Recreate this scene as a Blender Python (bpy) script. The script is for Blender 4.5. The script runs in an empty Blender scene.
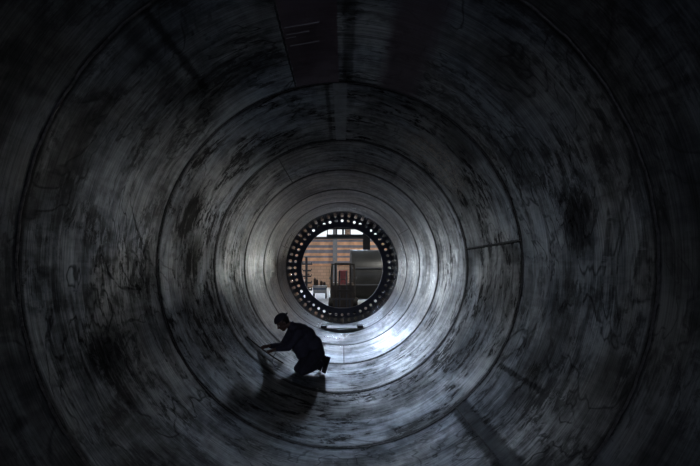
import bpy, bmesh, math, random
from mathutils import Vector, Matrix
random.seed(7)
PI = math.pi
COL = bpy.context.scene.collection
SC = bpy.context.scene

# ------------------------------------------------------------------ frame
R = 1.85            # inner radius of the tube
AX = 1.88           # height of the tube axis over the hall floor
F = 466.7           # 24 mm on 36 mm at 700 px
CX, CZ = 0.03, AX - 0.03
VX, VY = 343.0, 268.5

def P(px, py, Y):
    return Vector((CX + (px - VX) / F * Y, Y, CZ + (VY - py) / F * Y))

def W(px, py, inset=0.0):
    """point seen at (px,py) lying 'inset' inside the tube wall"""
    lo, hi = 0.1, 60.0
    for _ in range(60):
        m = (lo + hi) / 2
        p = P(px, py, m)
        if math.hypot(p.x, p.z - AX) < R - inset: lo = m
        else: hi = m
    return P(px, py, lo)

# ------------------------------------------------------------------ materials
def new_mat(name):
    m = bpy.data.materials.new(name); m.use_nodes = True
    nt = m.node_tree; b = nt.nodes['Principled BSDF']
    return m, nt, b

def simple(name, col, rough=0.6, metal=0.0, var=0.15, scale=6.0, bump=0.0):
    m, nt, b = new_mat(name)
    tc = nt.nodes.new('ShaderNodeTexCoord')
    nz = nt.nodes.new('ShaderNodeTexNoise'); nz.inputs['Scale'].default_value = scale
    nz.inputs['Detail'].default_value = 5
    nt.links.new(tc.outputs['Object'], nz.inputs['Vector'])
    rp = nt.nodes.new('ShaderNodeValToRGB')
    rp.color_ramp.elements[0].position = 0.3; rp.color_ramp.elements[1].position = 0.7
    rp.color_ramp.elements[0].color = tuple(c * (1 - var) for c in col) + (1,)
    rp.color_ramp.elements[1].color = tuple(min(1, c * (1 + var)) for c in col) + (1,)
    nt.links.new(nz.outputs['Fac'], rp.inputs['Fac'])
    nt.links.new(rp.outputs['Color'], b.inputs['Base Color'])
    b.inputs['Roughness'].default_value = rough
    b.inputs['Metallic'].default_value = metal
    if bump:
        bp = nt.nodes.new('ShaderNodeBump'); bp.inputs['Strength'].default_value = bump
        bp.inputs['Distance'].default_value = 0.01
        nt.links.new(nz.outputs['Fac'], bp.inputs['Height'])
        nt.links.new(bp.outputs['Normal'], b.inputs['Normal'])
    return m

def emitter(name, col, strength):
    m, nt, b = new_mat(name)
    b.inputs['Base Color'].default_value = (0.1, 0.1, 0.1, 1)
    b.inputs['Emission Color'].default_value = tuple(col) + (1,)
    b.inputs['Emission Strength'].default_value = strength
    return m

def math_node(nt, op, a, b=None, c=None, clamp=False):
    n = nt.nodes.new('ShaderNodeMath'); n.operation = op; n.use_clamp = clamp
    for i, v in enumerate((a, b, c)):
        if v is None: continue
        if isinstance(v, (int, float)): n.inputs[i].default_value = v
        else: nt.links.new(v, n.inputs[i])
    return n.outputs[0]

def maprange(nt, v, a, b, c=0.0, d=1.0, smooth=True):
    n = nt.nodes.new('ShaderNodeMapRange')
    n.interpolation_type = 'SMOOTHSTEP' if smooth else 'LINEAR'
    nt.links.new(v, n.inputs['Value'])
    for k, x in zip(('From Min', 'From Max', 'To Min', 'To Max'), (a, b, c, d)):
        n.inputs[k].default_value = x
    return n.outputs['Result']

def noise(nt, vec, scale, detail=6, rough=0.6, dist=0.0, map_scale=(1, 1, 1), loc=(0, 0, 0)):
    mp = nt.nodes.new('ShaderNodeMapping')
    mp.inputs['Scale'].default_value = map_scale; mp.inputs['Location'].default_value = loc
    nt.links.new(vec, mp.inputs['Vector'])
    n = nt.nodes.new('ShaderNodeTexNoise')
    n.inputs['Scale'].default_value = scale; n.inputs['Detail'].default_value = detail
    n.inputs['Roughness'].default_value = rough; n.inputs['Distortion'].default_value = dist
    nt.links.new(mp.outputs['Vector'], n.inputs['Vector'])
    return n.outputs['Fac']

def mixcol(nt, fac, a, b, mode='MIX'):
    n = nt.nodes.new('ShaderNodeMix'); n.data_type = 'RGBA'; n.blend_type = mode
    if isinstance(fac, (int, float)): n.inputs['Factor'].default_value = fac
    else: nt.links.new(fac, n.inputs['Factor'])
    for k, v in ((6, a), (7, b)):
        if isinstance(v, (tuple, list)): n.inputs[k].default_value = tuple(v) + ((1,) if len(v) == 3 else ())
        else: nt.links.new(v, n.inputs[k])
    return n.outputs[2]

def steel_plate(name, seed, length, tone=1.0, dirt=0.5, grime=0.5, rough=(0.34, 0.62),
                bands=(), patches=(), scribble=None, metal=0.55, edge=0.16, aniso=5.0, bump=0.25):
    """rolled, mill-scaled plate; object space: y along the axis (0..length), x/z round it.
    bands: (angle deg clockwise from top, half width deg, softness deg, colour, strength, y0, y1)
    patches: (angle, y, radius m, colour, strength)"""
    m, nt, b = new_mat(name)
    L = nt.links
    tc = nt.nodes.new('ShaderNodeTexCoord'); ob = tc.outputs['Object']
    sp = nt.nodes.new('ShaderNodeSeparateXYZ'); L.new(ob, sp.inputs[0])
    ang = math_node(nt, 'ARCTAN2', sp.outputs['X'], sp.outputs['Z'])
    y = sp.outputs['Y']
    s = seed * 7.31
    big = noise(nt, ob, 1.1, 4, 0.55, 0.4, (1, 1, 1), (s, s, 0))
    streak = noise(nt, ob, 2.6, 7, 0.62, 0.3, (0.5 if aniso > 3 else 0.8, aniso, 0.5 if aniso > 3 else 0.8), (0, s, s))
    fine = noise(nt, ob, 7.0, 9, 0.75, 0.6, (1, 1.6, 1), (s, 0, s))
    drip = noise(nt, ob, 6.0, 6, 0.65, 0.2, (2.2, 0.35, 2.2), (s, 3 * s, 0))
    tide = noise(nt, ob, 0.9, 4, 0.5, 0.7, (1, 1.2, 1), (2 * s, s, 1.7))
    # light base tone
    v = math_node(nt, 'MULTIPLY_ADD', streak, 0.62, math_node(nt, 'MULTIPLY', big, 0.55))
    v = math_node(nt, 'MULTIPLY_ADD', drip, 0.25, v)
    v = maprange(nt, v, 0.52, 0.92)
    dark = (0.098 * tone, 0.108 * tone, 0.122 * tone)
    lite = (0.415 * tone, 0.46 * tone, 0.515 * tone)
    col = mixcol(nt, v, dark, lite)
    hue = maprange(nt, noise(nt, ob, 0.8, 3, 0.5, 0.3, (1, 1, 1), (s + 9, s, 3)), 0.4, 0.62)
    col = mixcol(nt, hue, col, (1.10, 1.0, 0.88), 'MULTIPLY')
    # scale flecks and soot
    fl = math_node(nt, 'MULTIPLY_ADD', streak, 0.45, fine)
    fl = maprange(nt, fl, 0.67, 0.79 , 1.0, 0.0)
    msk = maprange(nt, noise(nt, ob, 1.7, 4, 0.6, 0.8, (1, 1, 1), (s + 4, 2, s)), 0.40, 0.62)
    flm = math_node(nt, 'MULTIPLY', math_node(nt, 'MULTIPLY', fl, msk), dirt)
    col = mixcol(nt, flm, col, (0.022, 0.021, 0.022))
    # tide lines of dried water
    t = math_node(nt, 'ABSOLUTE', math_node(nt, 'SUBTRACT', tide, 0.5))
    tl = maprange(nt, t, 0.0, 0.014, 1.0, 0.0)
    t2 = math_node(nt, 'ABSOLUTE', math_node(nt, 'SUBTRACT', tide, 0.6))
    tl2 = maprange(nt, t2, 0.0, 0.010, 1.0, 0.0)
    tl = math_node(nt, 'MAXIMUM', tl, tl2)
    tl = math_node(nt, 'MULTIPLY', tl, maprange(nt, drip, 0.38, 0.52))
    col = mixcol(nt, math_node(nt, 'MULTIPLY', tl, grime), col, (0.02, 0.02, 0.022))
    # burnt and sooty zone beside each circumferential weld
    e = math_node(nt, 'MINIMUM', y, math_node(nt, 'SUBTRACT', length, y))
    en = math_node(nt, 'MULTIPLY_ADD', fine, -0.10, e)
    ed = maprange(nt, en, -0.05, -0.05 + edge, 1.0, 0.0)
    col = mixcol(nt, math_node(nt, 'MULTIPLY', ed, 0.95), col, (0.02, 0.02, 0.022))
    # faint rolling marks round the plate
    w = nt.nodes.new('ShaderNodeTexWave'); w.wave_type = 'BANDS'; w.bands_direction = 'Y'
    w.inputs['Scale'].default_value = 0.9; w.inputs['Distortion'].default_value = 1.6
    w.inputs['Detail'].default_value = 3; w.inputs['Phase Offset'].default_value = seed
    L.new(ob, w.inputs['Vector'])
    wl = maprange(nt, w.outputs['Fac'], 0.9, 1.0)
    col = mixcol(nt, math_node(nt, 'MULTIPLY', wl, 0.25), col, (0.03, 0.03, 0.032))
    hair = noise(nt, ob, 3.0, 5, 0.7, 0.0, (0.6, 26.0, 0.6), (s, 1, 2))
    hk = maprange(nt, hair, 0.35, 0.68, 0.72, 1.28)
    hc = nt.nodes.new('ShaderNodeCombineColor')
    for q in range(3): L.new(hk, hc.inputs[q])
    col = mixcol(nt, 1.0, col, hc.outputs[0], 'MULTIPLY')
    # painted / primed / stained bands running along the axis
    wob = math_node(nt, 'MULTIPLY_ADD', fine, 0.05, -0.025)
    for (a0, hw, soft, c, st, y0, y1) in bands:
        d = math_node(nt, 'SUBTRACT', ang, math.radians(a0))
        d = math_node(nt, 'ABSOLUTE', math_node(nt, 'WRAP', d, PI, -PI))
        d = math_node(nt, 'ADD', d, math_node(nt, 'MULTIPLY', wob, min(1.0, soft)))
        k = maprange(nt, d, math.radians(max(0.0, hw - soft / 2)), math.radians(hw + soft / 2), 1.0, 0.0)
        if y0 > 0: k = math_node(nt, 'MULTIPLY', k, maprange(nt, y, y0 - 0.06, y0 + 0.06))
        if y1 < length: k = math_node(nt, 'MULTIPLY', k, maprange(nt, y, y1 - 0.06, y1 + 0.06, 1.0, 0.0))
        col = mixcol(nt, math_node(nt, 'MULTIPLY', k, st), col, c)
    for (a0, yc, rad, c, st) in patches:
        cc = nt.nodes.new('ShaderNodeVectorMath'); cc.operation = 'DISTANCE'
        L.new(ob, cc.inputs[0])
        cc.inputs[1].default_value = (R * math.sin(math.radians(a0)), yc, R * math.cos(math.radians(a0)))
        dd = math_node(nt, 'MULTIPLY_ADD', fine, rad * 1.6, cc.outputs['Value'])
        k = maprange(nt, dd, rad * 1.2, rad * 2.1, 1.0, 0.0)
        k = math_node(nt, 'MULTIPLY', k, maprange(nt, streak, 0.34, 0.50))
        col = mixcol(nt, math_node(nt, 'MULTIPLY', k, st), col, c)
    if scribble:
        for (a0, yc, rad, c, st) in scribble:
            cc = nt.nodes.new('ShaderNodeVectorMath'); cc.operation = 'DISTANCE'
            L.new(ob, cc.inputs[0])
            cc.inputs[1].default_value = (R * math.sin(math.radians(a0)), yc, R * math.cos(math.radians(a0)))
            k = maprange(nt, cc.outputs['Value'], rad * 0.5, rad, 1.0, 0.0)
            q = noise(nt, ob, 9.0, 2, 0.5, 2.5, (1, 1, 1), (5, 2, 1))
            q = maprange(nt, math_node(nt, 'ABSOLUTE', math_node(nt, 'SUBTRACT', q, 0.5)), 0.0, 0.035, 1.0, 0.0)
            col = mixcol(nt, math_node(nt, 'MULTIPLY', math_node(nt, 'MULTIPLY', k, q), st), col, c)
    L.new(col, b.inputs['Base Color'])
    # dirty steel loses its sheen where it is dark
    bw = nt.nodes.new('ShaderNodeRGBToBW'); L.new(col, bw.inputs[0])
    sheen = maprange(nt, bw.outputs[0], 0.015, 0.34 * tone, 0.0, 1.0, False)
    ro = math_node(nt, 'MULTIPLY_ADD', math_node(nt, 'SUBTRACT', 1.0, sheen), 0.22, maprange(nt, streak, 0.3, 0.7, rough[0], rough[1]))
    L.new(ro, b.inputs['Roughness'])
    st = mixcol(nt, sheen, (0.04, 0.04, 0.045), (0.85, 0.87, 0.9))
    L.new(st, b.inputs['Specular Tint'])
    b.inputs['Metallic'].default_value = metal
    bp = nt.nodes.new('ShaderNodeBump'); bp.inputs['Strength'].default_value = bump
    bp.inputs['Distance'].default_value = 0.004
    L.new(math_node(nt, 'ADD', fine, streak), bp.inputs['Height'])
    L.new(bp.outputs['Normal'], b.inputs['Normal'])
    return m

# ------------------------------------------------------------------ mesh helpers
def obj(name, bm, mat, parent=None, smooth=False, loc=None):
    me = bpy.data.meshes.new(name)
    bmesh.ops.recalc_face_normals(bm, faces=bm.faces)
    bm.to_mesh(me); bm.free()
    if smooth:
        for p in me.polygons: p.use_smooth = True
        me.set_sharp_from_angle(angle=math.radians(40))
    o = bpy.data.objects.new(name, me); COL.objects.link(o)
    if mat: me.materials.append(mat)
    if loc is not None: o.location = loc
    if parent is not None:
        o.parent = parent
    return o

def tag(o, label=None, cat=None, group=None, kind=None):
    if label: o['label'] = label
    if cat: o['category'] = cat
    if group: o['group'] = group
    if kind: o['kind'] = kind
    return o

def thing(name, label, cat, loc=(0, 0, 0), rz=0.0, group=None):
    o = bpy.data.objects.new(name, None); COL.objects.link(o)
    o.location = loc; o.rotation_euler = (0, 0, rz); o.empty_display_size = 0.2
    return tag(o, label, cat, group)

def box(bm, c, s, bevel=0.0, rot=None):
    r = bmesh.ops.create_cube(bm, size=1.0)
    vs = r['verts']
    bmesh.ops.scale(bm, vec=s, verts=vs)
    if bevel > 0:
        es = list({e for v in vs for e in v.link_edges})
        rb = bmesh.ops.bevel(bm, geom=es, offset=bevel, segments=2, affect='EDGES', profile=0.6)
        vs = list({v for f in rb['faces'] for v in f.verts} | {v for v in vs if v.is_valid})
    if rot is not None: bmesh.ops.rotate(bm, cent=(0, 0, 0), matrix=rot, verts=vs)
    bmesh.ops.translate(bm, vec=c, verts=vs)
    return vs

def cyl(bm, a, b, r1, r2=None, seg=16, caps=True):
    a = Vector(a); b = Vector(b); r2 = r1 if r2 is None else r2
    d = b - a; L = d.length
    rr = bmesh.ops.create_cone(bm, cap_ends=caps, segments=seg, radius1=r1, radius2=r2, depth=L)
    q = d.to_track_quat('Z', 'Y').to_matrix()
    bmesh.ops.rotate(bm, cent=(0, 0, 0), matrix=q, verts=rr['verts'])
    bmesh.ops.translate(bm, vec=(a + b) / 2, verts=rr['verts'])
    return rr['verts']

def ball(bm, c, rad, rot=None, seg=20):
    rr = bmesh.ops.create_uvsphere(bm, u_segments=seg, v_segments=max(8, seg // 2), radius=1.0)
    k = HS if (rot is not None and rot is globals().get('HM')) else 1.0
    rad = tuple(rad) if hasattr(rad, '__len__') else (rad,) * 3
    bmesh.ops.scale(bm, vec=tuple(q * k for q in rad), verts=rr['verts'])
    if rot is not None: bmesh.ops.rotate(bm, cent=(0, 0, 0), matrix=rot, verts=rr['verts'])
    bmesh.ops.translate(bm, vec=c, verts=rr['verts'])

def capsule(bm, a, b, r1, r2=None):
    r2 = r1 if r2 is None else r2
    cyl(bm, a, b, r1, r2, 16)
    ball(bm, a, r1, seg=16); ball(bm, b, r2, seg=16)

def chain(bm, pts, rads):
    for i in range(len(pts) - 1): capsule(bm, pts[i], pts[i + 1], rads[i], rads[i + 1])

def tube(bm, pts, r, seg=8, closed=False):
    pts = [Vector(p) for p in pts]; n = len(pts); rings = []
    up = Vector((0.13, 0.21, 0.97))
    for i, p in enumerate(pts):
        if closed: d = pts[(i + 1) % n] - pts[i - 1]
        else: d = pts[min(i + 1, n - 1)] - pts[max(i - 1, 0)]
        d.normalize(); u = d.cross(up)
        if u.length < 0.1: u = d.cross(Vector((1, 0, 0)))
        u.normalize(); w = d.cross(u)
        rings.append([bm.verts.new(p + r * (math.cos(2 * PI * k / seg) * u + math.sin(2 * PI * k / seg) * w)) for k in range(seg)])
    for i in range(n if closed else n - 1):
        A = rings[i]; B = rings[(i + 1) % n]
        for k in range(seg):
            bm.faces.new((A[k], A[(k + 1) % seg], B[(k + 1) % seg], B[k]))
    if not closed:
        bm.faces.new(rings[0][::-1]); bm.faces.new(rings[-1])

def remeshed(name, bm, mat, voxel, smooth_it=6, parent=None, factor=0.5):
    """fuse overlapping volumes into one continuous skin and bake it"""
    me = bpy.data.meshes.new(name)
    bmesh.ops.recalc_face_normals(bm, faces=bm.faces)
    bm.to_mesh(me); bm.free()
    t = bpy.data.objects.new(name + '_tmp', me); COL.objects.link(t)
    md = t.modifiers.new('r', 'REMESH'); md.mode = 'VOXEL'; md.voxel_size = voxel
    ms = t.modifiers.new('s', 'SMOOTH'); ms.iterations = smooth_it; ms.factor = factor
    dg = bpy.context.evaluated_depsgraph_get(); dg.update()
    nm = bpy.data.meshes.new_from_object(t.evaluated_get(dg))
    bpy.data.objects.remove(t)
    nm.name = name; nm.materials.clear(); nm.materials.append(mat)
    for p in nm.polygons: p.use_smooth = True
    o = bpy.data.objects.new(name, nm); COL.objects.link(o)
    if parent is not None: o.parent = parent
    return o

# ------------------------------------------------------------------ the tube
YS = [-1.53, 0.58, 2.69, 4.72, 6.83, 8.91, 11.08, 13.30, 15.40, 17.40]
MAROON = (0.20, 0.14, 0.165)
BLACK = (0.018, 0.018, 0.02)
LITE = (0.34, 0.35, 0.36)
PARAM = {
    0: dict(tone=0.6, dirt=0.5),
    1: dict(tone=0.6, dirt=0.5, aniso=2.0, edge=0.045),
    # the big course nearest the camera
    2: dict(tone=1.05, dirt=0.65, grime=0.6, edge=0.06, aniso=1.9,
            bands=[(-7, 6.6, 0.4, MAROON, 0.9, 0, 9), (2.4, 1.5, 1.0, BLACK, 0.45, 0, 9),
                   (18, 5.5, 5, MAROON, 0.75, 0, 9),
                   (-37.3, 0.9, 1.2, BLACK, 0.75, 0, 1.3), (-42, 1.2, 3, BLACK, 0.4, 0, 1.0),
                   (139.6, 3.0, 1.2, BLACK, 0.55, 0, 9), (139.4, 1.5, 1.2, (0.17, 0.185, 0.20), 0.4, 0, 9),
                   (122, 0.8, 0.8, BLACK, 0.7, 0.9, 1.9)],
            patches=[(80, 0.9, 0.28, BLACK, 0.8), (-112, 0.8, 0.25, BLACK, 0.6), (60, 1.5, 0.3, BLACK, 0.5)]),
    3: dict(tone=0.95, dirt=0.9, grime=0.5, edge=0.10, aniso=2.4,
            bands=[(0.0, 2.2, 0.6, LITE, 0.6, 0, 9), (-4.2, 0.7, 0.8, BLACK, 0.5, 0, 9),
                   (82.2, 0.5, 0.4, BLACK, 0.9, 0, 9), (86, 3.4, 2.0, BLACK, 0.5, 0.1, 0.6)],
            patches=[(-72, 0.7, 0.45, BLACK, 0.9), (-86, 1.2, 0.35, (0.05, 0.06, 0.04), 0.8),
                     (-93, 1.0, 0.35, BLACK, 0.8), (62, 1.5, 0.2, BLACK, 0.9), (45, 0.5, 0.3, BLACK, 0.6)],
            scribble=[(42, 1.35, 0.7, (0.55, 0.42, 0.30), 1.0), (-110, 1.3, 0.6, BLACK, 0.8), (-126, 1.8, 0.5, BLACK, 0.8)]),
    4: dict(tone=1.0, dirt=0.7, aniso=3.5, grime=0.4, edge=0.13, rough=(0.26, 0.5),
            bands=[(30, 1.2, 1.5, BLACK, 0.35, 0, 9)], patches=[(-125, 0.5, 0.4, BLACK, 0.5)]),
    5: dict(tone=1.0, dirt=0.3, grime=0.3, rough=(0.22, 0.42)),
    6: dict(tone=0.95, dirt=0.2, grime=0.2, rough=(0.2, 0.38)),
    7: dict(tone=0.85, dirt=0.2, grime=0.2, edge=0.2, rough=(0.18, 0.35)),
    8: dict(tone=1.5, dirt=0.0, rough=(0.05, 0.10), grime=0.0, edge=0.03, bump=0.01, metal=0.9),
}
weld_mat = simple('weld_bead', (0.085, 0.085, 0.09), 0.7, 0.2, 0.5, 40, 0.4)
flange_mat = simple('flange_paint', (0.03, 0.04, 0.075), 0.55, 0.0, 0.2, 4)
scratch_mat = simple('bare_scratch', (0.30, 0.29, 0.31), 0.7, 0.1, 0.2, 30)

tower = thing('steel_tube', 'huge hollow tube of dull welded steel plate surrounding the crouching worker', 'steel tube', (0, 0, 0))

def ring_profile(bm, prof, seg=192):
    """closed profile of (radius, y) spun round the tube axis"""
    rings = []
    for k in range(seg):
        a = 2 * PI * k / seg
        rings.append([bm.verts.new((r * math.sin(a), y, r * math.cos(a))) for (r, y) in prof])
    n = len(prof)
    for k in range(seg):
        A = rings[k]; B = rings[(k + 1) % seg]
        for j in range(n):
            bm.faces.new((A[j], B[j], B[(j + 1) % n], A[(j + 1) % n]))

for i in range(9):
    y0, y1 = YS[i], YS[i + 1]; L = y1 - y0
    p = dict(PARAM[i]); bm = bmesh.new()
    n = 16; ph = random.random() * 6
    prof = []
    for k in range(n + 1):
        t = k / n
        prof.append((R + 0.0034 * math.sin(PI * t), L * t))
    prof += [(R + 0.02, L), (R + 0.02, 0)]
    ring_profile(bm, prof)
    # hand-rolled plates are never quite round
    for v in bm.verts:
        a = math.atan2(v.co.x, v.co.z)
        t = v.co.y / L
        w = math.sin(PI * min(1, max(0, t)))
        dr = w * (0.0022 * math.sin(5 * a + ph) + 0.0012 * math.sin(11 * a + 2 * ph))
        v.co.x += dr * math.sin(a); v.co.z += dr * math.cos(a)
    m = steel_plate('steel_plate_%d' % i, i + 1, L, **p)
    o = obj('shell_course', bm, m, tower, True, (0, y0, AX))

for i in range(1, 9):
    y = YS[i]
    bm = bmesh.new()
    w = 0.014
    prof = [(R - 0.0045, y), (R - 0.0035, y + w * .6), (R + 0.002, y + w), (R + 0.012, y + w), (R + 0.012, y - w), (R + 0.002, y - w), (R - 0.0035, y - w * .6)]
    ring_profile(bm, prof, 256)
    for v in bm.verts:
        a = math.atan2(v.co.x, v.co.z)
        v.co.y += 0.004 * math.sin(37 * a) + 0.003 * math.sin(91 * a + i)
    obj('weld_seam', bm, weld_mat, tower, True, (0, 0, AX))

def long_weld(i, deg, w=0.011, h=0.004):
    y0, y1 = YS[i] + 0.012, YS[i + 1] - 0.012
    bm = bmesh.new(); n = 60; rows = []
    for k in range(n + 1):
        y = y0 + (y1 - y0) * k / n
        a = math.radians(deg) + 0.0012 * math.sin(k * 1.7)
        row = []
        for (dx, dh) in ((-w, -0.006), (-w * .5, h * .8), (0, h), (w * .5, h * .8), (w, -0.006)):
            aa = a + dx / R; rr = R - dh
            row.append(bm.verts.new((rr * math.sin(aa), y, rr * math.cos(aa))))
        rows.append(row)
    for k in range(n):
        for j in range(4): bm.faces.new((rows[k][j], rows[k][j + 1], rows[k + 1][j + 1], rows[k + 1][j]))
        bm.faces.new((rows[k][4], rows[k][0], rows[k + 1][0], rows[k + 1][4]))
    bm.faces.new(rows[0]); bm.faces.new(rows[-1][::-1])
    obj('lengthwise_weld', bm, weld_mat, tower, True, (0, 0, AX))
for i, d in ((2, -13.9), (2, 140.8), (3, 82.0), (4, -30), (5, 178.5), (6, 60), (7, -70), (8, 179)):
    long_weld(i, d)

# scratches in the dark primed patch overhead
for (xa, ya, xb, yb) in ((284, 28, 319, 22), (286, 35, 309, 31), (286, 38.5, 296, 36.5), (290, 46, 319, 41)):
    bm = bmesh.new()
    pts = [W(xa + (xb - xa) * k / 8, ya + (yb - ya) * k / 8, -0.001) - Vector((0, 0, AX)) for k in range(9)]
    tube(bm, pts, 0.0028, 6)
    obj('chalk_mark', bm, scratch_mat, tower, True, (0, 0, AX))

# flange with bolt holes
def flange(y, th, ri, ro, rh, hr, n):
    bm = bmesh.new(); N = 20
    faces2d = []
    def shape(yy, flip):
        out = []
        for s in range(n):
            ac = 2 * PI * s / n; da = PI / n
            circ, bord = [], []
            corners = [(ri, -da), (ri, da), (ro, da), (ro, -da)]
            for k in range(N):
                t = k / N * 4; side = int(t); f = t - side
                (r0, a0), (r1, a1) = corners[side], corners[(side + 1) % 4]
                r = r0 + (r1 - r0) * f; a = ac + a0 + (a1 - a0) * f
                bord.append((r * math.sin(a), yy, r * math.cos(a)))
                # matching circle point, seen from the hole centre
                ph = -PI * 0.75 + 2 * PI * k / N
                cr = rh + hr * math.sin(ph); ct = hr * math.cos(ph)
                circ.append((cr * math.sin(ac) + ct * math.cos(ac), yy, cr * math.cos(ac) - ct * math.sin(ac)))
            out.append((bord, circ))
        return out
    A = shape(y, 0); B = shape(y + th, 1)
    for (fa, fb) in zip(A, B):
        ba = [bm.verts.new(c) for c in fa[0]]; ca = [bm.verts.new(c) for c in fa[1]]
        bb = [bm.verts.new(c) for c in fb[0]]; cb = [bm.verts.new(c) for c in fb[1]]
        for k in range(N):
            j = (k + 1) % N
            bm.faces.new((ba[k], ba[j], ca[j], ca[k]))
            bm.faces.new((bb[k], cb[k], cb[j], bb[j]))
            bm.faces.new((ca[k], ca[j], cb[j], cb[k]))
            if k < N // 4 or N // 2 <= k < 3 * N // 4:
                bm.faces.new((ba[k], bb[k], bb[j], ba[j]))
    bmesh.ops.remove_doubles(bm, verts=bm.verts, dist=0.0005)
    return bm
fl = obj('flange', flange(17.40, 0.11, 1.515, R + 0.02, 1.755, 0.054, 48), flange_mat, tower, False, (0, 0, AX))
fl['label'] = 'dark flange ring with a row of bolt holes'

# ------------------------------------------------------------------ things lying in the tube at the far end
board_mat = simple('pale_board', (0.62, 0.62, 0.60), 0.45, 0.0, 0.12, 9)
block_mat = simple('dark_block', (0.04, 0.042, 0.05), 0.6)
yb0, yb1, zb = 13.45, 14.10, AX - R + 0.085
bo = thing('board', 'pale flat board lying across the bottom of the tube before the flange', 'board', (0, yb0, zb))
bm = bmesh.new(); hw = 0.44
box(bm, (0, (yb1 - yb0) / 2, 0), (2 * hw, yb1 - yb0, 0.035), 0.006)
obj('panel', bm, board_mat, bo)
for s in (-1, 1):
    bm = bmesh.new()
    zz = -math.sqrt(R * R - 0.50 ** 2) + R - 0.085 + 0.035
    box(bm, (s * 0.53, 0.25, zz + 0.03), (0.16, 0.42, 0.07), 0.01, None)
    o = obj('end_block', bm, block_mat, bo)

# ------------------------------------------------------------------ the worker
cloth = simple('dark_workwear', (0.034, 0.035, 0.058), 0.85, 0, 0.25, 14, 0.3)
cloth2 = simple('dark_trousers', (0.030, 0.031, 0.048), 0.85, 0, 0.25, 14, 0.3)
skin = simple('skin', (0.10, 0.06, 0.05), 0.55, 0, 0.1, 10)
hair_m = simple('hair', (0.012, 0.010, 0.010), 0.7)
boot_m = simple('boot_leather', (0.012, 0.012, 0.014), 0.55, 0, 0.2, 12)
sole_m = simple('boot_sole', (0.02, 0.02, 0.022), 0.8)
cap_m = simple('cap_cloth', (0.03, 0.03, 0.045), 0.85)
white_m = simple('pale_tag', (0.6, 0.6, 0.62), 0.5)
eye_m = simple('eye', (0.5, 0.5, 0.5), 0.2)

fw = Vector((-0.966, -0.26, 0)); lf = Vector((0.26, -0.966, 0)); up = Vector((0, 0, 1))
pel = P(316, 352.5, 7.95); wst = P(313.5, 344, 7.93); cst = P(304.5, 334.5, 7.90); ucs = P(298.5, 329.5, 7.87)
nkb = P(292.5, 326.5, 7.84); hdc = P(282.6, 322.4, 7.80)
shL = P(297.5, 331.5, 7.87) + lf * 0.165; shR = P(294, 331.5, 7.86) - lf * 0.165
hipL = pel + lf * 0.095; hipR = pel - lf * 0.095
knL = W(302.5, 371.6, 0.060); anL = P(322.5, 363.0, 7.93); toL = W(325.5, 371.6, 0.036); heL = P(329.5, 359.2, 8.0)
knR = W(298.0, 368.5, 0.064); toR = W(321.0, 369.0, 0.036); 
anR = P(318, 360.5, 8.20); heR = P(325, 357.5, 8.25)
elL = P(288.5, 347.5, 7.66); wrL = P(275.5, 350.5, 7.62)
elR = P(282.5, 346.0, 7.80); wrR = P(269.5, 347.6, 7.66)

# head axes
hf = Vector((-0.74, -0.26, -0.62)).normalized()
hl = (up.cross(hf)).normalized(); hu = hf.cross(hl).normalized()
HM = Matrix((hf, hl, hu)).transposed()      # columns f, l, u
HS = 1.13
def H(f, l, u): return hdc + (hf * f + hl * l + hu * u) * HS

bm = bmesh.new()
ball(bm, H(-0.010, 0, 0.030), (0.100, 0.079, 0.098), HM)      # cranium
ball(bm, H(0.024, 0, -0.040), (0.068, 0.062, 0.072), HM)      # face
ball(bm, H(0.048, 0, -0.092), (0.032, 0.036, 0.026), HM)      # chin
for s in (-1, 1):
    ball(bm, H(0.060, s * 0.033, -0.030), (0.022, 0.024, 0.022), HM)   # cheeks
    ball(bm, H(0.072, s * 0.030, 0.020), (0.016, 0.028, 0.010), HM)    # brow
    ball(bm, H(-0.008, s * 0.079, -0.012), (0.018, 0.009, 0.031), HM)  # ears
    capsule(bm, H(-0.0, s * 0.045, -0.065), H(0.04, s * 0.03, -0.088), 0.022, 0.020)
capsule(bm, H(0.086, 0, 0.008), H(0.108, 0, -0.028), 0.008, 0.012)     # nose
ball(bm, H(0.094, 0, -0.034), (0.012, 0.017, 0.008), HM)
ball(bm, H(0.082, 0, -0.058), (0.010, 0.024, 0.006), HM)               # lips
ball(bm, H(0.080, 0, -0.067), (0.010, 0.021, 0.006), HM)
nk0 = H(-0.035, 0, -0.055)
capsule(bm, nk0, nkb, 0.058, 0.066)
# body under the clothes, one continuous skin
chain(bm, [nkb, ucs, cst, wst, pel], [0.060, 0.075, 0.10, 0.10, 0.10])
chain(bm, [ucs, shL], [0.040, 0.032]); chain(bm, [ucs, shR], [0.040, 0.032])
chain(bm, [shL, elL], [0.032, 0.032]); chain(bm, [shR, elR], [0.032, 0.032])
chain(bm, [hipL, knL, anL], [0.07, 0.045, 0.030]); chain(bm, [hipR, knR, anR], [0.07, 0.045, 0.030])
for hq, tq, aq in ((heL, toL, anL), (heR, toR, anR)): chain(bm, [aq, aq + (tq - aq) * 0.35], [0.030, 0.018])

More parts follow.
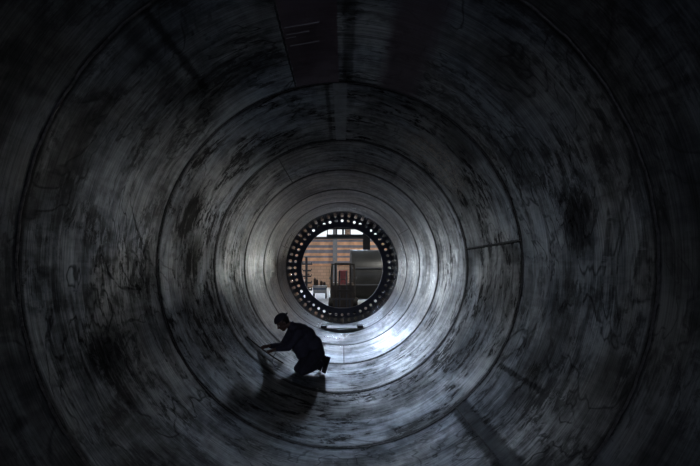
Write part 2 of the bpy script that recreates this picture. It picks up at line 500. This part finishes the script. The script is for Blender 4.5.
# the lath the hands hold against the wall
gm = simple('dark_lath', (0.012, 0.012, 0.014), 0.6)
gpts = []
e0 = W(247.0, 336.5, 0.012); e1 = W(283.0, 363.0, 0.012)
a0 = math.atan2(e0.x, e0.z - AX); a1 = math.atan2(e1.x, e1.z - AX)
if a1 > 0: a1 -= 2 * PI
if a0 > 0: a0 -= 2 * PI
for k in range(25):
    t = k / 24; a = a0 + (a1 - a0) * t
    rr = R - 0.014 - 0.016 * math.sin(PI * t)
    gpts.append(Vector((rr * math.sin(a), e0.y + (e1.y - e0.y) * t, AX + rr * math.cos(a))))
bmg = bmesh.new(); rows = []
for k, p in enumerate(gpts):
    d = (gpts[min(k + 1, 24)] - gpts[max(k - 1, 0)]).normalized()
    nrm = Vector((-p.x, 0, AX - p.z)).normalized(); sd = d.cross(nrm)
    rows.append([bmg.verts.new(p + nrm * x + sd * y) for (x, y) in ((-0.009, -0.014), (-0.009, 0.014), (0.009, 0.014), (0.009, -0.014))])
for k in range(24):
    for j in range(4): bmg.faces.new((rows[k][j], rows[k][(j + 1) % 4], rows[k + 1][(j + 1) % 4], rows[k + 1][j]))
bmg.faces.new(rows[0]); bmg.faces.new(rows[-1][::-1])
tag(obj('lath', bmg, gm), 'thin dark curved lath held against the tube wall by the worker', 'lath')

def hand(bm, wrist, grip, side_n):
    """palm from the wrist, four fingers closing round 'grip' and a thumb on the other side"""
    d = (grip - wrist).normalized()
    n = Vector(side_n).normalized()             # away from the wall: back of the hand
    s = d.cross(n).normalized()
    n = s.cross(d).normalized()
    pc = wrist + d * 0.045
    rot = Matrix((d, s, n)).transposed()
    ball(bm, pc, (0.050, 0.040, 0.017), rot)
    ball(bm, wrist + d * 0.075, (0.018, 0.040, 0.014), rot)
    for k, (ln, off) in enumerate(((0.062, 0.030), (0.072, 0.010), (0.068, -0.010), (0.052, -0.029))):
        b0 = wrist + d * 0.080 + s * off
        b1 = b0 + d * ln * 0.48 + n * 0.006
        b2 = b1 + d * ln * 0.18 - n * ln * 0.36
        b3 = b2 - d * ln * 0.18 - n * ln * 0.20
        chain(bm, [b0, b1, b2, b3], [0.0095, 0.0090, 0.0080, 0.0072])
    t0 = wrist + d * 0.025 + s * 0.032
    t1 = t0 + d * 0.030 + s * 0.022 - n * 0.012
    t2 = t1 + d * 0.030 - s * 0.004 - n * 0.016
    chain(bm, [t0, t1, t2], [0.014, 0.011, 0.009])
def gp(t): 
    return gpts[int(round(t * 24))]
inw = lambda p: Vector((-p.x, 0, AX - p.z)).normalized()
gR = gp(0.42); gL = gp(0.60)
# the wrists stand off the lath by a hand's length
def reach(elbow, grip):
    out = (elbow - grip); out = (out + inw(grip) * out.length * 0.3).normalized()
    return grip + out * 0.105 + inw(grip) * 0.02
wrL = reach(elL, gL); wrR = reach(elR, gR)
chain(bm, [elL, wrL], [0.032, 0.026]); chain(bm, [elR, wrR], [0.032, 0.026])
hand(bm, wrL, gL + inw(gL) * 0.025, inw(gL) + Vector((0, -0.2, 0.6)))
hand(bm, wrR, gR + inw(gR) * 0.025, inw(gR) + Vector((0, -0.2, 0.6)))
per = remeshed('person', bm, skin, 0.0065, 4)
tag(per, 'person kneeling in dark work clothes and backwards cap, reaching to the tube wall', 'person')

for s in (-1, 1):
    bm = bmesh.new(); ball(bm, H(0.074, s * 0.030, 0.000), 0.0115); obj('eye', bm, eye_m, per, True)
# hair
bm = bmesh.new()
ball(bm, H(-0.022, 0, 0.020), (0.096, 0.082, 0.088), HM)
ball(bm, H(-0.055, 0, -0.025), (0.045, 0.062, 0.045), HM)
remeshed('hair', bm, hair_m, 0.008, 3, per)
# cap, worn backwards
bm = bmesh.new()
rr = bmesh.ops.create_uvsphere(bm, u_segments=32, v_segments=20, radius=1.0)
bmesh.ops.delete(bm, geom=[v for v in bm.verts if v.co.z < -0.05], context='VERTS')
bmesh.ops.scale(bm, vec=(0.113 * HS, 0.091 * HS, 0.088 * HS), verts=bm.verts)
bmesh.ops.rotate(bm, cent=(0, 0, 0), matrix=HM, verts=bm.verts)
bmesh.ops.translate(bm, vec=H(-0.010, 0, 0.052), verts=bm.verts)
bmesh.ops.solidify(bm, geom=bm.faces, thickness=0.005)
cap = obj('cap', bm, cap_m, per, True)
bm = bmesh.new(); rows = []
for k in range(13):
    a = -0.95 + 1.9 * k / 12
    row = []
    for j in range(5):
        q = 1.0 + 0.26 * j / 4 * (math.cos(a) ** 0.6)
        f = -0.010 - 0.108 * q * math.cos(a); l = 0.088 * math.sin(a) * (1 + 0.05 * j)
        row.append(bm.verts.new(H(f, l, 0.052 + 0.004 * j - 0.02 * math.sin(a) ** 2)))
    rows.append(row)
for k in range(12):
    for j in range(4): bm.faces.new((rows[k][j], rows[k][j + 1], rows[k + 1][j + 1], rows[k + 1][j]))
bmesh.ops.solidify(bm, geom=bm.faces, thickness=0.005)
obj('brim', bm, cap_m, cap, True)

# jacket
bm = bmesh.new()
jk = lambda p, k=1: p
def torso_blob(c, rf, rl, ru, tilt):
    ax = tilt.normalized(); l = lf.copy(); f = l.cross(ax).normalized(); l = ax.cross(f).normalized()
    ball(bm, c, (rf, rl, ru), Matrix((f, l, ax)).transposed(), 24)
spine = (ucs - pel)
torso_blob(P(315.5, 350.5, 7.95), 0.155, 0.185, 0.13, spine)
torso_blob(wst, 0.150, 0.185, 0.16, spine)
torso_blob(P(306, 336, 7.91), 0.165, 0.205, 0.165, spine)
torso_blob(P(301, 347, 7.86), 0.15, 0.17, 0.17, spine)
torso_blob(P(303, 353.5, 7.84), 0.125, 0.165, 0.13, spine)
torso_blob(P(300.5, 331.5, 7.88), 0.150, 0.215, 0.12, spine)
capsule(bm, nkb, ucs, 0.078, 0.12)
ball(bm, nkb + (nk0 - nkb) * 0.25, 0.072)
for sh, el, wr in ((shL, elL, wrL), (shR, elR, wrR)):
    cf = el + (wr - el) * 0.82
    chain(bm, [sh, (sh + el) / 2, el, el + (wr - el) * 0.5, cf], [0.083, 0.070, 0.060, 0.052, 0.040])
    ball(bm, (sh + cst * 0.4 + ucs * 0.6) / 2, 0.11)
    for t in (0.30, 0.62, 0.85):                       # folds of the sleeve
        c = sh + (el - sh) * t; ball(bm, c, (0.078 - 0.02 * t,) * 3)
jk = remeshed('jacket', bm, cloth, 0.011, 5, per)
# collar
bm = bmesh.new(); pts = []
axc = (nk0 - nkb).normalized(); u1 = axc.cross(lf).normalized(); u2 = axc.cross(u1)
for k in range(20):
    a = 2 * PI * k / 20
    pts.append(nkb + axc * 0.030 + (u1 * math.cos(a) + u2 * math.sin(a)) * 0.074)
tube(bm, pts, 0.012, 8, True)
obj('collar', bm, cloth, jk, True)
# small pale tag on the sleeve
bm = bmesh.new()
tp = P(292.3, 342.3, (elL.y + shL.y) / 2 - 0.062)
box(bm, tp, (0.013, 0.012, 0.036), 0.002)
o = obj('sleeve_tag', bm, white_m, jk); o['label'] = 'small pale tag on the sleeve'

# trousers
bm = bmesh.new()
ball(bm, pel + Vector((0, 0, -0.01)), (0.150, 0.175, 0.125), Matrix((fw, lf, up)).transposed(), 24)
chain(bm, [hipL, hipL + (knL - hipL) * .5, knL - Vector((0, 0, 0)), knL + (anL - knL) * .4, anL + (knL - anL) * .10],
      [0.125, 0.108, 0.067, 0.074, 0.056])
chain(bm, [hipR, hipR + (knR - hipR) * .5, knR, knR + (anR - knR) * .4, anR + (knR - anR) * .1],
      [0.125, 0.108, 0.070, 0.072, 0.056])
remeshed('trousers', bm, cloth2, 0.011, 5, per)

# boots
def boot(ankle, heel, toe, shin_dir, sole_out):
    bm = bmesh.new()
    d = (toe - heel)
    capsule(bm, ankle + shin_dir * 0.09, ankle, 0.052, 0.050)
    so = sole_out.normalized()
    h = heel - so * 0.035; b = heel + d * 0.62 - so * 0.034; t = toe - so * 0.034
    capsule(bm, ankle, h, 0.050, 0.040)
    capsule(bm, h, b, 0.040, 0.042); capsule(bm, ankle, b, 0.046, 0.040)
    capsule(bm, b, t, 0.042, 0.034)
    bt = remeshed('boot', bm, boot_m, 0.008, 4, per)
    bm = bmesh.new()
    dn = d.normalized(); sd = so.cross(dn).normalized()
    outline = []
    L = d.length
    for k in range(28):
        a = 2 * PI * k / 28
        x = math.cos(a); y = math.sin(a)
        w = 0.043 if x > 0 else 0.037
        outline.append((L * 0.5 + x * (L * 0.5 + 0.035), y * w * (1 - 0.12 * math.exp(-(x * 4) ** 2))))
    lo = [bm.verts.new(heel + dn * x + sd * y + so * 0.010) for x, y in outline]
    hi = [bm.verts.new(heel + dn * x + sd * y - so * 0.014) for x, y in outline]
    bm.faces.new(lo); bm.faces.new(hi[::-1])
    for k in range(28): bm.faces.new((lo[k], lo[(k + 1) % 28], hi[(k + 1) % 28], hi[k]))
    obj('sole', bm, sole_m, bt)
dL = (toL - heL).normalized(); sideL = Vector((0, -1, 0))
soL = dL.cross(sideL); 
if soL.x < 0: soL = -soL
boot(anL, heL, toL, (knL - anL).normalized(), soL)
soR = (toR - heR).normalized().cross(sideL)
if soR.x < 0: soR = -soR
boot(anR, heR, toR, (knR - anR).normalized(), soR)

# cable looping from the near hand to the plate
bm = bmesh.new()
cp = [gL + inw(gL) * 0.03, P(276, 351.5, 7.50), P(274.2, 355, 7.45), W(272.8, 359.5, 0.02), W(272.5, 363, 0.008), W(275, 366, 0.008), W(281, 368, 0.008)]
def smoothpath(c, n=8):
    out = []
    for i in range(len(c) - 1):
        p0 = c[max(i - 1, 0)]; p1 = c[i]; p2 = c[i + 1]; p3 = c[min(i + 2, len(c) - 1)]
        for k in range(n):
            t = k / n
            out.append(0.5 * ((2 * p1) + (p2 - p0) * t + (2 * p0 - 5 * p1 + 4 * p2 - p3) * t * t + (3 * p1 - p0 - 3 * p2 + p3) * t ** 3))
    out.append(c[-1]); return out
tube(bm, smoothpath(cp), 0.006, 8)
tag(obj('cable', bm, block_mat, None, True), 'thin dark cable looping down from the hands of the kneeling person', 'cable')

# ------------------------------------------------------------------ the hall beyond the open end
HX0, HX1, HY0, HY1, HZ = -13.0, 14.0, -8.0, 46.0, 12.5
floor_m = simple('hall_concrete', (0.20, 0.19, 0.185), 0.6, 0, 0.15, 1.5)
ceil_m = simple('hall_roof', (0.22, 0.23, 0.25), 0.7, 0, 0.1, 1)
side_m = simple('hall_side_wall', (0.22, 0.23, 0.23), 0.7, 0, 0.1, 1)

def brick_mat():
    m, nt, b = new_mat('tan_brick')
    tc = nt.nodes.new('ShaderNodeTexCoord'); mp = nt.nodes.new('ShaderNodeMapping')
    mp.inputs['Rotation'].default_value = (math.radians(90), 0, 0)
    nt.links.new(tc.outputs['Object'], mp.inputs['Vector'])
    br = nt.nodes.new('ShaderNodeTexBrick')
    br.inputs['Scale'].default_value = 1.0; br.inputs['Brick Width'].default_value = 0.6
    br.inputs['Row Height'].default_value = 0.3; br.inputs['Mortar Size'].default_value = 0.02
    br.inputs['Color1'].default_value = (0.50, 0.33, 0.235, 1); br.inputs['Color2'].default_value = (0.42, 0.28, 0.20, 1)
    br.inputs['Mortar'].default_value = (0.28, 0.2, 0.15, 1)
    nt.links.new(mp.outputs['Vector'], br.inputs['Vector'])
    nt.links.new(br.outputs['Color'], b.inputs['Base Color'])
    b.inputs['Roughness'].default_value = 0.8
    return m

def slab(name, c, s, mat, kind='structure'):
    bm = bmesh.new(); box(bm, (0, 0, 0), s)
    o = obj(name, bm, mat, None, False, c)
    if kind: o['kind'] = kind
    return o
slab('floor', ((HX0 + HX1) / 2, (HY0 + HY1) / 2, -0.1), (HX1 - HX0 + .4, HY1 - HY0 + .4, 0.2), floor_m)
slab('ceiling', ((HX0 + HX1) / 2, (HY0 + HY1) / 2, HZ + 0.1), (HX1 - HX0 + .4, HY1 - HY0 + .4, 0.2), ceil_m)
slab('wall_left', (HX0 - 0.1, (HY0 + HY1) / 2, HZ / 2), (0.2, HY1 - HY0, HZ), side_m)
slab('wall_right', (HX1 + 0.1, (HY0 + HY1) / 2, HZ / 2), (0.2, HY1 - HY0, HZ), side_m)
slab('wall_front', ((HX0 + HX1) / 2, HY0 - 0.1, HZ / 2), (HX1 - HX0, 0.2, HZ), side_m)
slab('wall_back', ((HX0 + HX1) / 2, HY1 + 0.1, HZ / 2), (HX1 - HX0, 0.2, HZ), brick_mat())

# cladding boards of the upper back wall: warm timber and grey-blue strips in turn
warm = simple('warm_timber_cladding', (0.60, 0.33, 0.19), 0.6, 0, 0.25, 2)
cool = simple('grey_blue_cladding', (0.16, 0.165, 0.20), 0.6, 0, 0.2, 2)
z = AX + 0.25
cl = thing('wall_cladding', None, None, (0, HY1, 0)); cl['kind'] = 'structure'
cl.name = 'trim_1'
k = 0
while z < AX + 2.75:
    h = 0.20 + 0.06 * ((k * 7) % 3)
    bm = bmesh.new(); box(bm, ((HX0 + HX1) / 2, -0.04, z + h / 2), (HX1 - HX0, 0.08, h))
    obj('cladding_strip', bm, warm if k % 2 == 0 else cool, cl); z += h; k += 1
steel_dark = simple('dark_painted_steel', (0.035, 0.038, 0.045), 0.5, 0.2)
steel_grey = simple('grey_painted_steel', (0.13, 0.14, 0.16), 0.5, 0.2)

# lit windows high in the back wall, others lower down
win = emitter('daylight_window', (0.84, 0.92, 1.0), 0.75)
low_win = emitter('bright_low_window', (1.0, 0.98, 0.92), 85.0)
spot_win = emitter('small_bright_window', (0.95, 1.0, 0.9), 110.0)
door_light = emitter('open_bay_daylight', (0.86, 0.94, 1.0), 10.0)
high_win = emitter('high_window_daylight', (0.64, 0.79, 1.0), 64.0)  # for the bright panes high in the back wall, above the view
n = 0
def window(name, c, s, mat, axis):
    """a frame with its pane, set on the wall"""
    w = bpy.data.objects.new(name, None); COL.objects.link(w); w.location = c; w['kind'] = 'structure'
    bm = bmesh.new(); box(bm, (0, 0, 0), s); obj('pane', bm, mat, w)
    bm = bmesh.new(); t = 0.09
    if axis == 'y':
        for sx in (-1, 0, 1): box(bm, (sx * s[0] / 2, -0.05, 0), (t, 0.12, s[2] + t))
        for sz in (-1, 1): box(bm, (0, -0.05, sz * s[2] / 2), (s[0], 0.12, t))
    elif axis == 'x':
        d = -1 if c[0] > 0 else 1
        for sy in (-1, 0, 1): box(bm, (d * 0.05, sy * s[1] / 2, 0), (0.12, t, s[2] + t))
        for sz in (-1, 1): box(bm, (d * 0.05, 0, sz * s[2] / 2), (0.12, s[1], t))
    else:
        for sx in (-1, 1): box(bm, (sx * s[0] / 2, 0, -0.05), (t, s[1] + t, 0.12))
        for sy in (-1, 0, 1): box(bm, (0, sy * s[1] / 2, -0.05), (s[0], t, 0.12))
    obj('window_frame', bm, steel_dark, w)
for x in (-9.5, -5.5, -1.5, 2.5, 6.5, 10.5):
    n += 1; window('window_%d' % n, (x, HY1 - 0.06, AX + 4.2), (3.5, 0.06, 2.3), win, 'y')
for c, sz, mt in (((5.9, HY1 - 0.06, AX + 1.5), (2.6, 0.06, 2.2), low_win),
                  ((10.9, HY1 - 0.06, AX - 0.15), (1.5, 0.06, 0.9), spot_win),
                  ((-8.4, HY1 - 0.06, AX + 1.0), (4.6, 0.06, 4.0), door_light)):
    n += 1; window('window_%d' % n, c, sz, mt, 'y')
for xx, ww in ((-4.4, 3.0), (0.9, 1.3)):
    n += 1; window('window_%d' % n, (xx, HY1 - 0.06, AX + 7.0), (ww, 0.06, 2.4), high_win, 'y')
rear_fill = emitter('added_rear_glow', (0.78, 0.82, 1.0), 5.0)
n += 1; window('window_%d' % n, (-1.0, HY0 + 0.06, 3.0), (3, 0.06, 2), rear_fill, 'y')  # unseen pane added behind the camera to lift the near tube wall

# columns and crane girder before the back wall
def ibeam(bm, a, b, w, h, axis):
    a = Vector(a); b = Vector(b); c = (a + b) / 2; L = (b - a).length
    if axis == 'z':
        box(bm, c, (0.02, h, L)); box(bm, c + Vector((0, h / 2, 0)), (w, 0.03, L)); box(bm, c - Vector((0, h / 2, 0)), (w, 0.03, L))
    else:
        box(bm, c, (L, 0.02, h)); box(bm, c + Vector((0, 0, h / 2)), (L, w, 0.03)); box(bm, c - Vector((0, 0, h / 2)), (L, w, 0.03))
x = P(335, 0, 44).x
bm = bmesh.new(); ibeam(bm, (0, 0, 0), (0, 0, HZ), 0.42, 0.4, 'z')
tag(obj('steel_column', bm, steel_grey, None, False, (x, 44.5, 0)), 'grey steel column in front of the banded back wall, behind the forklift', 'column')
x = P(366.5, 0, 36).x
bm = bmesh.new(); ibeam(bm, (0, 0, 0), (0, 0, HZ), 0.55, 0.4, 'z')
tag(obj('steel_column', bm, steel_dark, None, False, (x, 36, 0)), 'dark steel column rising behind the dark steel drum', 'column')
crane = thing('overhead_crane', 'dark overhead crane girder crossing the hall under the high windows', 'crane', (0, 38, 0))
bm = bmesh.new(); box(bm, (3.2, -0.02, AX + 2.60), (9.0, 0.34, 0.26)); obj('trolley_beam', bm, steel_dark, crane)
for zz, hh in ((AX + 2.42, 0.07), (AX + 3.35, 0.40)):
    bm = bmesh.new(); box(bm, ((HX0 + HX1) / 2, 0, zz), (HX1 - HX0 - 0.02, 0.3, hh)); obj('girder', bm, steel_dark, crane)
bm = bmesh.new(); box(bm, (P(343, 0, 38).x, -0.05, AX + 3.0), (0.16, 0.22, 0.9)); box(bm, (P(336.5, 0, 38).x, -0.05, AX + 3.0), (0.10, 0.22, 0.9))
obj('hoist', bm, steel_dark, crane)
for x in (HX0 + 0.4, HX1 - 0.4):
    bm = bmesh.new(); box(bm, (x, 0, (AX + 3.4) / 2), (0.4, 0.4, AX + 3.4)); obj('leg', bm, steel_dark, crane)

# second section lying across, right of the forklift
drum_m = simple('dark_drum_steel', (0.08, 0.085, 0.085), 0.38, 0.5, 0.25, 1.2, 0.2)
DY = 25.0; DR = 1.36
dx0 = P(350, 0, DY - DR * .2).x; dx1 = dx0 + 2.1
dz = DR + 0.16
drum = thing('steel_drum', 'large dark grey steel drum lying on its side right of the forklift', 'drum', (dx0, DY, 0))
bm = bmesh.new()
prof = []
for k in range(96):
    a = 2 * PI * k / 96
    prof.append(a)
def pipe_x(bm, x0, x1, r, th, zc, seg=96):
    rings = []
    for k in range(seg):
        a = 2 * PI * k / seg; c, s = math.cos(a), math.sin(a)
        rings.append([bm.verts.new((x0, r * c, zc + r * s)), bm.verts.new((x1, r * c, zc + r * s)),
                      bm.verts.new((x1, (r - th) * c, zc + (r - th) * s)), bm.verts.new((x0, (r - th) * c, zc + (r - th) * s))])
    for k in range(seg):
        A = rings[k]; B = rings[(k + 1) % seg]
        for j in range(4): bm.faces.new((A[j], A[(j + 1) % 4], B[(j + 1) % 4], B[j]))
pipe_x(bm, 0, dx1 - dx0, DR - 0.03, 0.03, dz); obj('drum_shell', bm, drum_m, drum)
for x in (0.0, dx1 - dx0 - 0.08):
    bm = bmesh.new(); pipe_x(bm, x, x + 0.08, DR, 0.10, dz); obj('rim', bm, steel_grey, drum)
for zc, yo in ((dz + 0.35, -DR * .97), (dz - 0.5, -DR * .93)):  # lighter grey strips along the near side of the drum
    bm = bmesh.new(); box(bm, ((dx1 - dx0) / 2, yo, zc), (dx1 - dx0 - 0.18, 0.07, 0.05), 0.008); obj('grey_strip', bm, steel_grey, drum)
for x in (0.3, dx1 - dx0 - 0.3):
    for s in (-1, 1):
        bm = bmesh.new(); box(bm, (x, s * 0.62, 0.14), (0.2, 0.35, 0.28), 0.01); obj('chock', bm, steel_dark, drum)

# cantilever rack, left
rack_m = simple('rack_steel', (0.04, 0.045, 0.06), 0.6, 0.1)
RY = 27.0
rk = thing('cantilever_rack', 'dark cantilever rack with short arms left of the workbench', 'rack', (P(306.5, 0, RY).x, RY, 0))
bm = bmesh.new(); box(bm, (0, 0, 1.27), (0.13, 0.16, 2.5), 0.01); obj('post', bm, rack_m, rk)
bm = bmesh.new(); box(bm, (0, 0, 0.05), (0.8, 1.1, 0.1), 0.01); obj('base', bm, rack_m, rk)
for zz in (0.62, 1.02, 1.40, 1.72, 2.10):
    bm = bmesh.new(); box(bm, (0.03, 0, zz), (0.62 - 0.06 * ((zz * 10) % 3), 0.1, 0.09), 0.01)
    for s in (-1, 1): box(bm, (0.03 + s * 0.26, 0, zz + 0.08), (0.04, 0.09, 0.1), 0.005)
    obj('arm', bm, rack_m, rk)
rod_m = simple('rusty_rod', (0.16, 0.10, 0.07), 0.6, 0.3)
for i, (zz, xo) in enumerate(((0.72, -0.12), (0.72, 0.14), (1.12, -0.15), (1.50, 0.14))):
    bm = bmesh.new(); cyl(bm, (rk.location.x + xo, RY - 0.5, zz + 0.02), (rk.location.x + xo, RY + 0.7, zz + 0.02), 0.05, seg=12)
    tag(obj('steel_bar', bm, rod_m, None, True), 'rusty round bar lying on an arm of the dark rack', 'bar', 'bars on the rack')

# workbench with white cover and containers, left of the forklift
BY = 29.0; bx0, bx1 = P(313, 0, BY).x, P(327, 0, BY).x
bench = thing('workbench', 'low white workbench with a blue edge between rack and forklift', 'bench', ((bx0 + bx1) / 2, BY, 0))
wb = bx1 - bx0; white = simple('white_board', (0.60, 0.64, 0.70), 0.5); blue = simple('blue_edge', (0.10, 0.17, 0.32), 0.5)
bm = bmesh.new(); box(bm, (0, 0, 0.76), (wb, 0.8, 0.08), 0.01); obj('tabletop', bm, white, bench)
bm = bmesh.new(); box(bm, (0, -0.37, 0.52), (wb - 0.06, 0.04, 0.38), 0.005); obj('front_panel', bm, white, bench)
bm = bmesh.new(); box(bm, (0, -0.40, 0.60), (wb - 0.08, 0.02, 0.09)); obj('stripe', bm, blue, bench)
for sx in (-1, 1):
    for sy in (-1, 1):
        bm = bmesh.new(); box(bm, (sx * (wb / 2 - 0.06), sy * 0.33, 0.36), (0.07, 0.07, 0.72)); obj('leg', bm, steel_dark, bench)
bot_m = simple('dark_canister', (0.05, 0.035, 0.03), 0.5, 0.1)
cans = ((314.8, 0.50, 0.075, 'tallest dark canister on the white workbench, nearest the rack'),
        (317.2, 0.40, 0.070, 'dark canister second from the rack on the white workbench'),
        (321.5, 0.30, 0.085, 'squat dark canister near the middle of the white workbench'),
        (324.5, 0.24, 0.080, 'shortest dark canister on the white workbench, nearest the forklift'))
for px, h, r, lb in cans:
    c = thing('canister', lb, 'canister', (P(px, 0, BY).x, BY, 0.80), 0, 'canisters on the workbench')
    bm = bmesh.new(); cyl(bm, (0, 0, 0), (0, 0, h * .78), r, seg=20); cyl(bm, (0, 0, h * .78), (0, 0, h * .9), r, r * .4, 20); obj('body', bm, bot_m, c)
    bm = bmesh.new(); cyl(bm, (0, 0, h * .9), (0, 0, h), r * .42, seg=14); obj('lid', bm, steel_grey, c)

# forklift facing the opening
FY = 18.75
fk = thing('forklift', 'dark forklift with red seat standing right outside the round opening', 'forklift', (P(343, 0, FY).x, FY, 0))
fk_d = simple('forklift_dark', (0.13, 0.115, 0.10), 0.5, 0.2)
fk_b = simple('forklift_body', (0.15, 0.125, 0.10), 0.5, 0.1)
red = simple('red_vinyl', (0.34, 0.11, 0.12), 0.5)
tyre = simple('tyre_rubber', (0.02, 0.02, 0.02), 0.85)
hub = simple('hub_grey', (0.2, 0.2, 0.2), 0.5, 0.4)
bm = bmesh.new(); box(bm, (0, 1.35, 0.55), (1.05, 1.75, 0.62), 0.06); obj('chassis', bm, fk_b, fk)
bm = bmesh.new(); box(bm, (0, 2.35, 0.72), (1.1, 0.5, 1.0), 0.12); obj('counterweight', bm, fk_b, fk)
bm = bmesh.new(); box(bm, (0, 0.55, 0.98), (0.95, 0.10, 0.42), 0.03); obj('dashboard', bm, fk_d, fk)
bm = bmesh.new(); box(bm, (0, 1.45, 1.0), (0.52, 0.50, 0.14), 0.04); st = obj('seat', bm, red, fk)
bm = bmesh.new(); box(bm, (0, 1.72, 1.42), (0.40, 0.14, 0.72), 0.05); obj('backrest', bm, red, st)
bm = bmesh.new(); pts = [(0.17 * math.cos(2 * PI * k / 24), 0.70 + 0.05 * math.sin(2 * PI * k / 24), 1.26 + 0.15 * math.sin(2 * PI * k / 24)) for k in range(24)]
tube(bm, pts, 0.016, 8, True); cyl(bm, (0, 0.70, 1.26), (0, 0.60, 1.10), 0.02, seg=10); obj('steering_wheel', bm, fk_d, fk)
for sx in (-1, 1):
    for (yy, r, w) in ((0.62, 0.33, 0.22), (2.05, 0.27, 0.20)):
        bm = bmesh.new(); cyl(bm, (sx * 0.42, yy, r), (sx * (0.42 + w * .75), yy, r), r, seg=32)
        wv = obj('wheel', bm, tyre, fk)
        bm = bmesh.new(); cyl(bm, (sx * (0.42 + w * .75), yy, r), (sx * (0.45 + w * .75), yy, r), r * .5, seg=24); obj('hub', bm, hub, wv)
    for (ya, yb_) in ((0.58, 0.75), (2.15, 2.0)):
        bm = bmesh.new(); tube(bm, [(sx * 0.50, ya, 0.8), (sx * 0.49, (ya + yb_) / 2, 1.5), (sx * 0.47, yb_, 2.02)], 0.032, 8); obj('guard_post', bm, fk_d, fk)
    bm = bmesh.new(); box(bm, (sx * 0.30, 0.14, 1.07), (0.085, 0.13, 1.98), 0.008); obj('mast_rail', bm, fk_d, fk)
    bm = bmesh.new(); box(bm, (sx * 0.27, 0.02, 0.34), (0.10, 0.045, 0.55), 0.008); box(bm, (sx * 0.27, -0.30, 0.07), (0.10, 0.68, 0.04), 0.008); obj('fork', bm, steel_grey, fk)
    bm = bmesh.new(); cyl(bm, (sx * 0.14, 0.2, 0.3), (sx * 0.14, 0.2, 1.75), 0.028, seg=12); obj('lift_cylinder', bm, steel_grey, fk)
bm = bmesh.new()
for k in range(7): box(bm, (-0.42 + 0.14 * k, 1.37, 2.03), (0.035, 1.35, 0.03))
for yy in (0.72, 2.02): box(bm, (0, yy, 2.03), (0.98, 0.06, 0.05))
obj('overhead_guard', bm, fk_d, fk)
for zz in (0.16, 0.95, 2.03):
    bm = bmesh.new(); box(bm, (0, 0.16, zz), (0.64, 0.07, 0.09), 0.008); obj('crossbar', bm, fk_d, fk)
bm = bmesh.new()
for zz in (0.25, 0.62): box(bm, (0, 0.045, zz), (0.92, 0.05, 0.08), 0.006)
obj('carriage', bm, hub, fk)
bm = bmesh.new()
for zz in (0.86, 1.16): box(bm, (0, 0.04, zz), (0.98, 0.03, 0.03))
for k in range(8): box(bm, (-0.49 + 0.14 * k, 0.04, 0.90), (0.025, 0.03, 0.55))
obj('load_backrest', bm, fk_d, fk)
for sx in (-1, 1):
    bm = bmesh.new(); box(bm, (sx * 0.52, 0.66, 1.45), (0.12, 0.08, 0.10), 0.02); obj('headlamp', bm, hub, fk)

lamp_e = emitter('added_lamp_glass', (1.0, 0.94, 0.87), 70.0)  # unseen lamps added to brighten the forklift and the back wall
for xx, yy, lb in ((-2.6, 19.6, 'added unseen lamp hanging over the floor left of the forklift'), (3.2, 20.2, 'added unseen lamp hanging over the floor right of the forklift'), (-4.5, 40.5, 'added unseen lamp near the back wall, left of the steel columns'), (0.2, 40.5, 'added unseen lamp near the back wall, between the two steel columns'), (4.8, 40.5, 'added unseen lamp near the back wall, right of the steel columns')):
    hb = thing('added_lamp', lb, 'lamp', (xx, yy, 6.2), 0, 'added fill lamps')
    bm = bmesh.new(); cyl(bm, (0, 0, 0.02), (0, 0, 0.45), 0.42, 0.12, 28); obj('lamp_shade', bm, steel_dark, hb)
    bm = bmesh.new(); cyl(bm, (0, 0, -0.01), (0, 0, 0.015), 0.38, seg=28); obj('lens', bm, lamp_e, hb)
    bm = bmesh.new(); cyl(bm, (0, 0, 0.45), (0, 0, HZ - 6.2), 0.03, seg=10); obj('hanger', bm, steel_dark, hb)

# ------------------------------------------------------------------ camera, world, view
cam = bpy.data.cameras.new('camera'); co = bpy.data.objects.new('camera', cam); COL.objects.link(co)
co.location = (CX, 0, CZ); co.rotation_euler = (PI / 2, 0, 0)
cam.lens = 24; cam.sensor_width = 36; cam.sensor_fit = 'HORIZONTAL'
cam.shift_x = (350 - VX) / 700; cam.shift_y = (VY - 233) / 700
cam.clip_start = 0.05; cam.clip_end = 200
SC.camera = co
wd = bpy.data.worlds.new('world'); SC.world = wd; wd.use_nodes = True
wd.node_tree.nodes['Background'].inputs[0].default_value = (0.5, 0.6, 0.8, 1)
wd.node_tree.nodes['Background'].inputs[1].default_value = 0.05
SC.view_settings.view_transform = 'Standard'; SC.view_settings.look = 'None'
SC.view_settings.exposure = 0.68; SC.view_settings.gamma = 1.0
SC.view_settings.use_curve_mapping = False
